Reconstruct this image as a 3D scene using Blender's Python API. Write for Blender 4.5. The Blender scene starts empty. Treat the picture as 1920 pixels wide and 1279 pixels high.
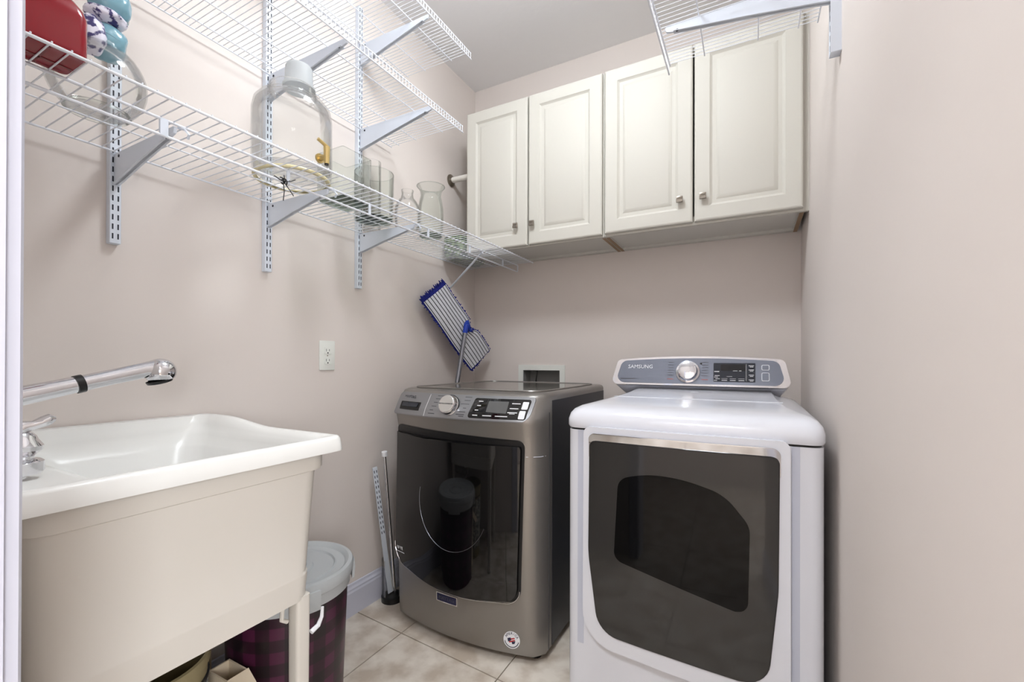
import bpy, bmesh, math, random
from mathutils import Vector, Matrix
random.seed(7)
PI = math.pi
S = bpy.context.scene
COL = S.collection
# ------------------------------------------------------------------ camera
def setup_camera():
    yaw, p, r = [math.radians(a) for a in (-28.195, .199, .166)]
    cy, sy, cp, sp = math.cos(yaw), math.sin(yaw), math.cos(p), math.sin(p)
    F = Vector((sy*cp, cy*cp, sp)); R = Vector((cy, -sy, 0)); U = R.cross(F)
    c, s = math.cos(r), math.sin(r)
    R2 = c*R+s*U; U2 = -s*R+c*U
    cam = bpy.data.cameras.new('camera'); o = bpy.data.objects.new('camera', cam); COL.objects.link(o)
    m = Matrix((R2, U2, -F)).transposed().to_4x4(); m.translation = Vector((0, 0, 1.09))
    o.matrix_world = m
    cam.sensor_width = 36; cam.lens = 833.35/1920*36
    cam.shift_y = (673.45-639.5)/1920
    cam.clip_start = .01
    S.camera = o
setup_camera()
# ------------------------------------------------------------------ world, lights, exposure
W = bpy.data.worlds.new('world'); S.world = W; W.use_nodes = True
W.node_tree.nodes['Background'].inputs[0].default_value = (.96, .975, 1, 1)
W.node_tree.nodes['Background'].inputs[1].default_value = .6
S.view_settings.view_transform = 'Standard'; S.view_settings.look = 'None'
S.view_settings.exposure = 0.55; S.view_settings.gamma = 1; S.view_settings.use_curve_mapping = False
def area(name, loc, size, power, col, rot=(0, 0, 0), shape='DISK'):
    l = bpy.data.lights.new(name, 'AREA'); l.shape = shape; l.size = size; l.energy = power; l.color = col
    o = bpy.data.objects.new(name, l); COL.objects.link(o); o.location = loc; o.rotation_euler = rot
    return o
hw = area('hall_fill_light', (1.85, -1.15, 1.45), 1.1, 46, (.93, .965, 1), (0, 0, 0), 'SQUARE')  # added fill light in the unseen hall, aimed at the left wall
hw.rotation_euler = (Vector((-1.5, 1.0, 1.25))-Vector(hw.location)).to_track_quat('-Z', 'Y').to_euler()
# ------------------------------------------------------------------ materials
def mat(name, col, rough=.5, metal=0, **k):
    m = bpy.data.materials.new(name); m.use_nodes = True
    b = m.node_tree.nodes['Principled BSDF']
    col = tuple(((c/255)/12.92 if c/255 <= .04045 else ((c/255+.055)/1.055)**2.4) for c in col)
    b.inputs['Base Color'].default_value = (*col, 1)
    b.inputs['Roughness'].default_value = rough; b.inputs['Metallic'].default_value = metal
    for a, v in k.items(): b.inputs[a.replace('_', ' ')].default_value = v
    return m
def nodes(m): return m.node_tree.nodes, m.node_tree.links, m.node_tree.nodes['Principled BSDF']
def bump(m, scale, strength, dist=.002, detail=3):
    n, l, b = nodes(m)
    t = n.new('ShaderNodeTexNoise'); t.inputs['Scale'].default_value = scale; t.inputs['Detail'].default_value = detail
    g = n.new('ShaderNodeNewGeometry'); l.new(g.outputs['Position'], t.inputs['Vector'])
    u = n.new('ShaderNodeBump'); u.inputs['Strength'].default_value = strength; u.inputs['Distance'].default_value = dist
    l.new(t.outputs['Fac'], u.inputs['Height']); l.new(u.outputs['Normal'], b.inputs['Normal'])
    return t
def mottle(m, c1, c2, scale, lo=.35, hi=.65, detail=5):
    n, l, b = nodes(m)
    t = n.new('ShaderNodeTexNoise'); t.inputs['Scale'].default_value = scale; t.inputs['Detail'].default_value = detail
    g = n.new('ShaderNodeNewGeometry'); l.new(g.outputs['Position'], t.inputs['Vector'])
    r = n.new('ShaderNodeValToRGB')
    f = lambda c: tuple(((x/255)/12.92 if x/255 <= .04045 else ((x/255+.055)/1.055)**2.4) for x in c)+(1,)
    r.color_ramp.elements[0].position = lo; r.color_ramp.elements[0].color = f(c1)
    r.color_ramp.elements[1].position = hi; r.color_ramp.elements[1].color = f(c2)
    l.new(t.outputs['Fac'], r.inputs['Fac']); l.new(r.outputs['Color'], b.inputs['Base Color'])
M = {}
M['wall'] = mat('wall_paint', (221, 212, 206), .8); bump(M['wall'], 7, .35, .004, 4)
M['ceil'] = mat('ceiling_paint', (240, 239, 240), .85); bump(M['ceil'], 14, .4, .004)
M['trim'] = mat('trim_paint', (203, 204, 217), .4)
M['grout'] = mat('grout', (120, 106, 92), .9)
M['tile'] = mat('stone_tile', (190, 178, 163), .38); mottle(M['tile'], (190, 176, 160), (226, 217, 205), 9, .38, .62, 8); bump(M['tile'], 40, .12, .001)
M['white_wire'] = mat('white_coated_wire', (228, 231, 238), .35)
M['white_steel'] = mat('white_painted_steel', (216, 222, 232), .4)
M['slot'] = mat('dark_slot', (34, 36, 48), .7)
M['cab'] = mat('cream_cabinet_paint', (203, 200, 191), .6)
M['cab_under'] = mat('cabinet_underside', (208, 205, 198), .6)
M['cab_wood'] = mat('raw_cabinet_edge', (150, 124, 98), .7)
M['nickel'] = mat('brushed_nickel', (150, 142, 132), .28, 1)
M['chrome'] = mat('chrome', (222, 222, 226), .07, 1)
M['brushed'] = mat('brushed_bright_metal', (214, 213, 210), .38, .8)
M['sink'] = mat('white_plastic', (238, 238, 235), .25)
M['tub'] = mat('cream_plastic', (218, 213, 205), .42)
M['washer'] = mat('slate_metallic', (146, 142, 138), .32, .7)
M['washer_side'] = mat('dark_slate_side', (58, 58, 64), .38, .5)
M['washer_panel'] = mat('slate_control_panel', (150, 151, 154), .32, .7)
M['washer_top'] = mat('washer_top_enamel', (112, 107, 101), .1, .35)
M['black'] = mat('black_plastic', (12, 12, 14), .3)
M['black_gloss'] = mat('black_gloss_glass', (9, 9, 11), .04, 0, IOR=1.6)
M['dryer'] = mat('white_enamel', (219, 220, 227), .2, 0, Coat_Weight=.3)
M['dryer_glass'] = mat('smoked_grey_glass', (46, 45, 44), .05, 0, IOR=1.5)
M['dryer_window'] = mat('inner_dark_window', (5, 5, 6), .05, 0, IOR=1.27)
M['dryer_panel'] = mat('blue_grey_console', (128, 134, 148), .24, .6)
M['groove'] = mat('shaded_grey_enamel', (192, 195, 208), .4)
M['display'] = mat('dark_display', (38, 42, 52), .1)
M['display2'] = mat('black_display', (14, 14, 18), .08)
M['lcd'] = mat('grey_lcd', (92, 92, 92), .25)
M['print_white'] = mat('white_print', (235, 236, 240), .5)
M['print_grey'] = mat('grey_print', (70, 70, 76), .6)
M['print_red'] = mat('red_print', (176, 96, 96), .6)
M['badge_blue'] = mat('navy_badge', (24, 26, 66), .3)
M['red_print'] = mat('sticker_red', (190, 50, 56), .5)
M['outlet'] = mat('white_outlet_plastic', (232, 234, 228), .35)
M['mop_blue'] = mat('blue_microfibre', (20, 30, 120), .9)
M['mop_plastic'] = mat('blue_plastic', (24, 60, 170), .4)
M['mop_grey'] = mat('grey_terry_cloth', (214, 216, 222), .95); bump(M['mop_grey'], 700, .6, .002)
M['mop_stripe'] = mat('black_stripe', (28, 28, 40), .9)
M['steel'] = mat('grey_steel_tube', (140, 144, 154), .22, 1)
M['gold'] = mat('brass', (206, 182, 124), .3, .85)
M['gold_ring'] = mat('dull_gold_ring', (224, 214, 172), .4, .1)
M['red_jug'] = mat('red_translucent_plastic', (132, 4, 24), .16, 0, IOR=1.4, Coat_Weight=.15)
M['red_base'] = mat('dull_red_base', (120, 48, 50), .5)
M['teal'] = mat('teal_plastic_film', (120, 166, 182), .2, 0, Coat_Weight=.5); 
M['bag_print'] = mat('bag_print', (206, 204, 226), .3); mottle(M['bag_print'], (60, 54, 110), (226, 224, 238), 60, .44, .5)
M['green'] = mat('green_glass', (62, 82, 56), .15); mottle(M['green'], (40, 56, 38), (120, 140, 96), 45, .4, .62)
M['lidplastic'] = mat('translucent_lid', (222, 226, 228), .3, 0, Transmission_Weight=.35, IOR=1.3)
M['lidinner'] = mat('frosted_lid_disc', (150, 150, 150), .3, 0, Transmission_Weight=.3, IOR=1.2)
M['bucket'] = mat('olive_bucket_plastic', (150, 138, 104), .5)
M['cardboard'] = mat('cream_card', (222, 205, 180), .8)
M['label'] = mat('bucket_label', (150, 150, 146), .6); mottle(M['label'], (96, 98, 104), (196, 196, 184), 70, .45, .55)
M['wood'] = mat('pale_wood', (196, 172, 136), .6)
M['duct'] = mat('dark_box_interior', (140, 140, 138), .6)
M['rod'] = mat('white_closet_rod', (226, 222, 214), .3)
M['frost'] = mat('frosted_plastic_cap', (226, 230, 232), .45, 0, Transmission_Weight=.55, IOR=1.2)
M['lamp'] = mat('lamp_diffuser', (255, 250, 240), .5)
n_, l_, b_ = nodes(M['lamp']); b_.inputs['Emission Color'].default_value = (.90, .955, 1, 1); b_.inputs['Emission Strength'].default_value = 37
def glass(name, tint=(1, 1, 1), rough=.0):
    # thin-walled clear glass: transparent body with fresnel reflections
    m = bpy.data.materials.new(name); m.use_nodes = True; n, l = m.node_tree.nodes, m.node_tree.links
    n.clear(); o = n.new('ShaderNodeOutputMaterial'); mx = n.new('ShaderNodeMixShader'); t = n.new('ShaderNodeBsdfTransparent')
    g = n.new('ShaderNodeBsdfGlossy'); g.inputs['Roughness'].default_value = .03
    lw = n.new('ShaderNodeLayerWeight'); lw.inputs['Blend'].default_value = .2
    cr = n.new('ShaderNodeValToRGB'); cr.color_ramp.elements[0].color = (*tint, 1); cr.color_ramp.elements[0].position = .55
    cr.color_ramp.elements[1].color = (*[c*.93 for c in tint], 1)
    l.new(lw.outputs['Facing'], cr.inputs['Fac']); l.new(cr.outputs['Color'], t.inputs['Color'])
    mt = n.new('ShaderNodeMath'); mt.operation = 'MULTIPLY'; mt.inputs[1].default_value = .55
    l.new(lw.outputs['Fresnel'], mt.inputs[0]); l.new(mt.outputs[0], mx.inputs['Fac'])
    l.new(t.outputs[0], mx.inputs[1]); l.new(g.outputs[0], mx.inputs[2]); l.new(mx.outputs[0], o.inputs[0])
    return m
M['glass'] = glass('clear_glass', (.99, .993, .99))
M['glass_base'] = glass('thick_glass_base', (.62, .68, .64))  # dark look of refraction in the base put into the tint
M['glass_g'] = glass('greenish_glass', (.965, .98, .967))
# plaid printed on the bin
def plaid():
    m = mat('purple_plaid_print', (70, 20, 50), .3); n, l, b = nodes(m)
    tc = n.new('ShaderNodeTexCoord'); sx = n.new('ShaderNodeSeparateXYZ'); l.new(tc.outputs['Object'], sx.inputs[0])
    at = n.new('ShaderNodeMath'); at.operation = 'ARCTAN2'; l.new(sx.outputs['Y'], at.inputs[0]); l.new(sx.outputs['X'], at.inputs[1])
    def wave(src, f, out=.5):
        a = n.new('ShaderNodeMath'); a.operation = 'MULTIPLY'; a.inputs[1].default_value = f; l.new(src, a.inputs[0])
        s = n.new('ShaderNodeMath'); s.operation = 'SINE'; l.new(a.outputs[0], s.inputs[0])
        g = n.new('ShaderNodeMath'); g.operation = 'GREATER_THAN'; g.inputs[1].default_value = 0; l.new(s.outputs[0], g.inputs[0])
        return g.outputs[0]
    w1, w2 = wave(at.outputs[0], 14), wave(sx.outputs['Z'], 95)
    ad = n.new('ShaderNodeMath'); ad.operation = 'ADD'; l.new(w1, ad.inputs[0]); l.new(w2, ad.inputs[1])
    dv = n.new('ShaderNodeMath'); dv.operation = 'DIVIDE'; dv.inputs[1].default_value = 2; l.new(ad.outputs[0], dv.inputs[0])
    r = n.new('ShaderNodeValToRGB'); r.color_ramp.interpolation = 'CONSTANT'
    e = r.color_ramp.elements; e[0].position = 0; e[0].color = (.012, .006, .009, 1)
    e[1].position = .25; e[1].color = (.028, .006, .017, 1)
    x = e.new(.75); x.color = (.075, .011, .042, 1)
    l.new(dv.outputs[0], r.inputs['Fac']); l.new(r.outputs['Color'], b.inputs['Base Color'])
    return m
M['plaid'] = plaid()
# ------------------------------------------------------------------ mesh helpers
def new(): return bmesh.new()
def box(bm, x0, x1, y0, y1, z0, z1, bev=0, seg=2):
    r = bmesh.ops.create_cube(bm, size=1)
    vs = r['verts']
    for v in vs:
        v.co = Vector((x0+(v.co.x+.5)*(x1-x0), y0+(v.co.y+.5)*(y1-y0), z0+(v.co.z+.5)*(z1-z0)))
    if bev:
        es = list({e for v in vs for e in v.link_edges})
        bmesh.ops.bevel(bm, geom=es, offset=bev, segments=seg, profile=.5, affect='EDGES')
    return bm
def tube(bm, pts, r, n=8, closed=False, caps=True):
    pts = [Vector(p) for p in pts]; rr = r if isinstance(r, (list, tuple)) else [r]*len(pts)
    rings = []; N = len(pts); prev = None
    for i, p in enumerate(pts):
        a = pts[i-1] if (i > 0 or closed) else p
        b = pts[(i+1) % N] if (i < N-1 or closed) else p
        t = (b-a).normalized()
        if prev is None:
            u = t.orthogonal().normalized()
        else:
            u = (prev-t*prev.dot(t)).normalized()
        prev = u; w = t.cross(u)
        rings.append([bm.verts.new(p+(u*math.cos(2*PI*k/n)+w*math.sin(2*PI*k/n))*rr[i]) for k in range(n)])
    for i in range(N if closed else N-1):
        A, B = rings[i], rings[(i+1) % N]
        for k in range(n): bm.faces.new((A[k], A[(k+1) % n], B[(k+1) % n], B[k]))
    if caps and not closed:
        bm.faces.new(rings[0][::-1]); bm.faces.new(rings[-1])
    return bm
def lathe(bm, prof, c=(0, 0, 0), n=32, axis=None):
    # prof: list of (radius, height); revolve about z (or about `axis` direction)
    c = Vector(c); q = Vector((0, 0, 1)).rotation_difference(Vector(axis).normalized()) if axis else None
    rings = []
    for r, z in prof:
        if r < 1e-6:
            p = Vector((0, 0, z)); p = (q @ p if q else p)+c; rings.append([bm.verts.new(p)])
        else:
            ring = []
            for k in range(n):
                p = Vector((r*math.cos(2*PI*k/n), r*math.sin(2*PI*k/n), z)); p = (q @ p if q else p)+c
                ring.append(bm.verts.new(p))
            rings.append(ring)
    for A, B in zip(rings, rings[1:]):
        for k in range(n):
            k2 = (k+1) % n
            if len(A) == 1 and len(B) == 1: continue
            if len(A) == 1: bm.faces.new((A[0], B[k2], B[k]))
            elif len(B) == 1: bm.faces.new((A[k], A[k2], B[0]))
            else: bm.faces.new((A[k], A[k2], B[k2], B[k]))
    return bm
def prism(bm, poly, f0, f1):
    # poly: 2D points; f0/f1 map 2D point to the two end faces
    a = [bm.verts.new(f0(p)) for p in poly]; b = [bm.verts.new(f1(p)) for p in poly]
    bm.faces.new(a[::-1]); bm.faces.new(b)
    for i in range(len(poly)):
        j = (i+1) % len(poly); bm.faces.new((a[i], a[j], b[j], b[i]))
    return bm
def loft(bm, loops, cap0=True, cap1=True):
    R = [[bm.verts.new(p) for p in L] for L in loops]; n = len(R[0])
    for A, B in zip(R, R[1:]):
        for k in range(n): bm.faces.new((A[k], A[(k+1) % n], B[(k+1) % n], B[k]))
    if cap0: bm.faces.new(R[0][::-1])
    if cap1: bm.faces.new(R[-1])
    return bm
def rpoly(pts, seg=6):
    # rounded polygon from (x, y, r)
    out = []; n = len(pts)
    for i in range(n):
        p = Vector(pts[i][:2]); r = pts[i][2]
        a = (Vector(pts[i-1][:2])-p).normalized(); b = (Vector(pts[(i+1) % n][:2])-p).normalized()
        if r <= 0: out.append((p.x, p.y)); continue
        ang = a.angle(b); d = r/math.tan(ang/2)
        s, e = p+a*d, p+b*d; c = p+(a+b).normalized()*(r/math.sin(ang/2))
        v0, v1 = s-c, e-c; tot = v0.angle_signed(v1)
        for k in range(seg+1):
            t = tot*k/seg
            w = Vector((v0.x*math.cos(-t)-v0.y*math.sin(-t), v0.x*math.sin(-t)+v0.y*math.cos(-t)))
            out.append((c.x+w.x, c.y+w.y))
    return out
def rrect(x0, x1, y0, y1, r, seg=6): return rpoly([(x0, y0, r), (x1, y0, r), (x1, y1, r), (x0, y1, r)], seg)
def obj(name, bm, m, parent=None, smooth=True, angle=35):
    bmesh.ops.recalc_face_normals(bm, faces=bm.faces)
    me = bpy.data.meshes.new(name); bm.to_mesh(me); bm.free()
    me.materials.append(M[m] if isinstance(m, str) else m)
    if smooth:
        me.polygons.foreach_set('use_smooth', [True]*len(me.polygons))
        try: me.set_sharp_from_angle(angle=math.radians(angle))
        except Exception: pass
    o = bpy.data.objects.new(name, me); COL.objects.link(o)
    if parent is not None:
        o.parent = parent
        o.location = -_wloc(parent)
    return o
def _wloc(p):
    v = Vector(p.location)
    while p.parent: p = p.parent; v += Vector(p.location)
    return v
def thing(name, label, cat, loc=(0, 0, 0), group=None):
    o = bpy.data.objects.new(name, None); COL.objects.link(o); o.location = loc
    o.empty_display_size = .05
    o['label'] = label; o['category'] = cat
    if group: o['group'] = group
    return o
def struct(name, bm, m, **k):
    o = obj(name, bm, m, **k); o['kind'] = 'structure'; return o
def instance(src, parent, off):
    c = bpy.data.objects.new(src.name.split('.')[0], src.data); COL.objects.link(c); c.parent = parent
    c.location = Vector(src.location)+Vector(off); return c
def text(name, body, size, m, parent, O, U, V, ext=.0004, align='CENTER', label=None):
    # flat lettering: origin O, direction U (reading) and V (up)
    cu = bpy.data.curves.new(name, 'FONT'); cu.body = body; cu.size = size; cu.extrude = ext; cu.align_x = align; cu.align_y = 'CENTER'; cu.resolution_u = 2
    t = bpy.data.objects.new(name, cu); COL.objects.link(t)
    dg = bpy.context.evaluated_depsgraph_get(); dg.update()
    me = bpy.data.meshes.new_from_object(t.evaluated_get(dg)); bpy.data.objects.remove(t)
    U = Vector(U).normalized(); V = Vector(V).normalized(); Nn = U.cross(V)
    mt = Matrix((U, V, Nn)).transposed().to_4x4(); mt.translation = Vector(O)
    me.transform(mt); me.materials.clear(); me.materials.append(M[m])
    o = bpy.data.objects.new(name, me); COL.objects.link(o); o.parent = parent; o.location = -_wloc(parent)
    if label: o['label'] = label
    return o
# ------------------------------------------------------------------ room
XL, XR, YB, YF, ZC = -1.507, .196, 2.317, .1395, 2.755
T = .12
def wall(name, *a): return struct(name, box(new(), *a), 'wall', smooth=False)
wall('wall_left', XL-T, XL, .014, YB+T, -.05, ZC)
bx = new()   # back wall with the hole of the washer box
WX0, WX1, WZ0, WZ1 = -1.166, -.937, .93, 1.036
for a in ((XL, WX0, YB, YB+T, -.05, ZC), (WX1, XR, YB, YB+T, -.05, ZC), (WX0, WX1, YB, YB+T, -.05, WZ0), (WX0, WX1, YB, YB+T, WZ1, ZC)): box(bx, *a)
struct('wall_back', bx, 'wall', smooth=False)
wall('wall_right', XR, XR+T, .014, YB+T, -.05, ZC)
wall('wall_hall_right', 2.0, 2.0+T, -1.7, .134, -.05, ZC)
wall('wall_hall_front', XR+T, 2.0, .014, .134, -.05, ZC)
bx = new(); box(bx, XL-T, -.615, .014, YF, -.05, ZC); box(bx, -.615, XR, .014, YF, 2.1, ZC)
struct('wall_front', bx, 'wall', smooth=False)
wall('wall_hall_left', -1.75-T, -1.75, -1.7, .014, -.05, ZC)
wall('wall_hall_back', -1.75-T, 2.0+T, -1.7-T, -1.7, -.05, ZC)
struct('ceiling', box(new(), -1.9, 2.1, -1.8, YB+T, ZC, ZC+.1), 'ceil', smooth=False)
fl = struct('floor', box(new(), -1.9, 2.1, -1.8, YB+T, -.06, -.004), 'grout', smooth=False)
# tiles, clipped to the room
P, SK, G = .466, -.085, .0022
for i in range(-3, 8):
    for j in range(-8, 4):
        x0 = -1.228+i*P; y0 = 1.361+j*P
        q = [(x0+G, y0+G), (x0+P-G, y0+G), (x0+P-G, y0+P-G), (x0+G, y0+P-G)]
        q = [(x, y+SK*(x+1.228)) for x, y in q]
        ymax = max(p[1] for p in q)
        lx, rx = (XL, XR) if ymax > .2 else (-1.745, 1.995)
        bm = new(); prism(bm, q, lambda p: (p[0], p[1], -.006), lambda p: (p[0], p[1], 0))
        for co, no in (((lx+.001, 0, 0), (-1, 0, 0)), ((rx-.001, 0, 0), (1, 0, 0)), ((0, YB-.001, 0), (0, 1, 0)), ((0, -1.69, 0), (0, -1, 0))):
            bmesh.ops.bisect_plane(bm, geom=bm.verts[:]+bm.edges[:]+bm.faces[:], plane_co=co, plane_no=no, clear_outer=True)
            ed = [e for e in bm.edges if e.is_boundary]
            if ed: bmesh.ops.holes_fill(bm, edges=ed)
        if len(bm.faces) < 5 or x0 > rx or max(p[0] for p in q) < lx: bm.free(); continue
        obj('tile', bm, 'tile', fl, smooth=False)
# baseboards with a moulded top
def baseboard(name, f, a, b):
    prof = [(0, 0), (.014, 0), (.014, .098), (.011, .106), (.011, .113), (.006, .122), (.004, .132), (0, .134)]
    bm = new(); prism(bm, prof, lambda p: f(p[0], a, p[1]), lambda p: f(p[0], b, p[1])); return struct(name, bm, 'trim', smooth=False)
baseboard('baseboard_left', lambda d, t, z: (XL+d, t, z), YF, YB)
baseboard('baseboard_back', lambda d, t, z: (t, YB-d, z), XL+.014, XR-.014)
baseboard('baseboard_right', lambda d, t, z: (XR-d, t, z), .014, YB)
# door frame at the left: jamb and casings (white painted)
bm = new(); box(bm, -.616, -.6, .018, .139, 0, 2.1); struct('door_1', bm, 'trim', smooth=False)
def casing(name, y0, sgn):
    prof = [(-.604, 0), (-.604, .010), (-.612, .014), (-.62, .012), (-.628, .016), (-.664, .016), (-.668, .012), (-.668, 0)]
    bm = new(); prism(bm, prof, lambda p: (p[0], y0+sgn*p[1], 0), lambda p: (p[0], y0+sgn*p[1], 2.16)); struct(name, bm, 'trim', smooth=False)
casing('trim_1', .1395, 1); casing('trim_2', .014, -1)
# ceiling lights (domes); the one in the unseen hall is added for fill
for nm, lab, (x, y, r) in (('ceiling_light', 'round white flush ceiling light over the middle of the laundry room', (-.6, 1.08, .17)),
                           ('ceiling_light', 'round white flush ceiling light added as fill in the hall outside the doorway', (-.25, -.75, .26))):
    t = thing(nm, lab, 'light', (x, y, ZC))
    obj('base_ring', lathe(new(), [(0, 0), (r+.01, 0), (r+.01, -.022), (r-.004, -.026), (0, -.026)], (x, y, ZC-.001)), 'nickel', t)
    obj('diffuser', lathe(new(), [(r-.006, -.026), (r-.006, -.075), (r-.02, -.11), (r*.7, -.13), (r*.3, -.14), (0, -.141)], (x, y, ZC)), 'lamp', t)
# ------------------------------------------------------------------ slotted wall uprights
def upright(x, y, z0, z1, label, side=1, group=None):
    t = thing('shelf_standard', label, 'shelf upright', (x, y, z0))
    bm = new(); w, d = .0125, .021
    # channel: front face and two flanges
    box(bm, x, x+side*d, y-w, y+w, z0, z1, .0015, 1)
    obj('channel', bm, 'white_steel', t)
    bm = new(); z = z0+.012
    while z < z1-.02:
        for s in (-1, 1): box(bm, x+side*(d-.0006), x+side*(d+.0003), y+s*.0058-.0017, y+s*.0058+.0017, z, z+.0145)
        z += .0252
    o = obj('slots', bm, 'slot', t, smooth=False); o['kind'] = 'stuff'
    return t
YU = (.541, .967, 1.380)
upright(XL, YU[0], 1.398, 2.62, 'white slotted metal wall upright behind the glass globe, nearest the door frame')
upright(XL, YU[1], 1.399, 2.62, 'white slotted metal wall upright behind the large glass drink dispenser')
upright(XL, YU[2], 1.400, 2.62, 'white slotted metal wall upright above the mop, farthest from the door frame')
t = upright(XR, 1.345, 1.852, 2.62, 'white metal shelf upright on the right wall beside the cream cabinets', -1)
def bracket(x, y, z, L, label, side=1, h=.082, tip=.016):
    t = thing('shelf_bracket', label, 'bracket', (x, y, z))
    pts = [(0, 0), (0, -h), (.03, -h+.006), (L*.45, -h*.62), (L-.02, -tip-.004), (L, -tip), (L+.004, -.004), (L, 0)]
    bm = new()
    prism(bm, pts, lambda p: (x+side*p[0], y-.0035, z+p[1]), lambda p: (x+side*p[0], y+.0035, z+p[1]))
    bmesh.ops.bevel(bm, geom=bm.edges[:], offset=.001, segments=1, affect='EDGES')
    obj('arm', bm, 'white_steel', t)
    bm = new()   # folded lower flange
    prism(bm, [(0, -h), (.03, -h+.006), (L*.45, -h*.62), (L-.02, -tip-.004), (L-.02, -tip-.0025), (L*.45, -h*.62+.002), (.03, -h+.008), (0, -h+.002)],
          lambda p: (x+side*p[0], y-.008, z+p[1]), lambda p: (x+side*p[0], y+.008, z+p[1]))
    obj('flange', bm, 'white_steel', t, smooth=False)
    for rx, rz in ((.028, -.012), (L-.03, -.02)):
        obj('rivet', lathe(new(), [(0, 0), (.004, 0), (.004, .0007), (0, .0007)], (x+side*rx, y-.0042, z+rz), 12, (0, -1, 0)), 'slot', t)
    return t
names = ('nearest the door frame', 'in the middle, behind the black wire tie', 'farthest from the door frame')
for i, y in enumerate(YU):
    bracket(XL+.0215, y, 1.6355, .30, 'white metal bracket under the low wire shelf, '+names[i])
    if i == 0: continue
    bracket(XL+.0215, y, 2.087, .385, 'white metal bracket under the middle wire shelf, '+('left one above the glass dispenser' if i == 1 else 'right one nearer the cabinets'), h=.09)
    bracket(XL+.0215, y, 2.452, .365, 'white metal bracket under the topmost wire shelf, '+('left one cut by the picture top' if i == 1 else 'right one below the ceiling'), h=.09)
bracket(XR-.0215, 1.345, 2.058, .39, 'long white metal bracket under the wire shelf in front of the cabinets', -1, h=.075)
# ------------------------------------------------------------------ wire shelves
def wire_shelf(label, z, xb, xf, y0, y1, pitch, rails, lip=None, wr=.0015):
    t = thing('wire_shelf', label, 'shelf', (xb, y0, z))
    s = 1 if xf > xb else -1
    bm = new()
    if lip: tube(bm, [(xb, y0, z), (xf-s*.004, y0, z), (xf, y0, z-.004), (xf, y0, z-lip)], wr, 6)
    else: tube(bm, [(xb-s*.002, y0, z), (xf+s*.002, y0, z)], wr, 6)
    w0 = obj('wire', bm, 'white_wire', t); n = int((y1-y0)/pitch)
    for k in range(1, n+1): instance(w0, t, (0, k*pitch, 0))
    ye = y0+n*pitch
    for (x, dz, r) in rails:
        bm = new(); tube(bm, [(x, y0-.004, z+dz), (x, ye+.006, z+dz)], r, 10); obj('rail', bm, 'white_wire', t)
    return t, ye
t, ye = wire_shelf('long low white wire shelf carrying the glassware and the red jug', 1.6425, -1.479, -1.073, .17, 2.245, .0262,
    [(-1.479, -.0032, .0026), (-1.32, -.0034, .0018), (-1.18, -.0045, .0032), (-1.073, -.0045, .0032)])
bm = new(); tube(bm, [(-1.18, .165, 1.601), (-1.18, 2.262, 1.601), (-1.18, 2.266, 1.605), (-1.18, 2.266, 1.634), (-1.18, 2.262, 1.638), (-1.18, 2.24, 1.638)], .0034, 10)
obj('hang_rail', bm, 'white_wire', t)
for k, yc in enumerate((.516, .826, 1.138, 1.461, 1.771, 2.092)):
    w = .0085 if k == 0 else .0045
    bm = new(); box(bm, -1.1835, -1.1765, yc-w, yc+w, 1.600, 1.640, .001, 1); obj('rail_clip', bm, 'white_steel', t)
bm = new(); tube(bm, [(-1.18, 1.885, 1.632), (-1.502, 2.035, 1.485)], .0052, 10); obj('brace', bm, 'white_steel', t)
for i, y in enumerate(YU):   # crumpled clips at bracket tips
    bm = new(); tube(bm, [(-1.19, y+.009, 1.637), (-1.174, y+.015, 1.632), (-1.170, y+.022, 1.622), (-1.181, y+.025, 1.616)], .0032, 6); obj('tip_clip', bm, 'white_steel', t)
R4 = lambda xf, s, d=(.0, .108, .257, .36): [(xf-s*.0028, -.003, .0022)] + [(xf-s*k, -.003, .0019) for k in d[1:]]
t, ye = wire_shelf('middle white wire shelf above the glass drink dispenser', 2.093, -1.486, -1.08, .17, 1.572, .0160, R4(-1.08, 1)+[(-1.484, -.003, .0022)], .031, .0012)
bm = new(); tube(bm, [(-1.08, .165, 2.062), (-1.08, ye+.006, 2.062)], .0024, 8); obj('lip_rail', bm, 'white_wire', t)
t, ye = wire_shelf('topmost white wire shelf on the left wall under the ceiling', 2.458, -1.486, -1.093, .17, 1.65, .0160, R4(-1.093, 1)+[(-1.484, -.003, .0022)], .031, .0012)
bm = new(); tube(bm, [(-1.093, .165, 2.427), (-1.093, ye+.006, 2.427)], .0024, 8); obj('lip_rail', bm, 'white_wire', t)
t, ye = wire_shelf('white wire shelf on the right wall in front of the cream cabinets', 2.068, .172, -.237, .17, 1.535, .0160, R4(-.237, -1)+[(.170, -.003, .0022)], .031, .0012)
bm = new(); tube(bm, [(-.237, .165, 2.037), (-.237, ye+.006, 2.037)], .0024, 8); obj('lip_rail', bm, 'white_wire', t)
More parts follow.
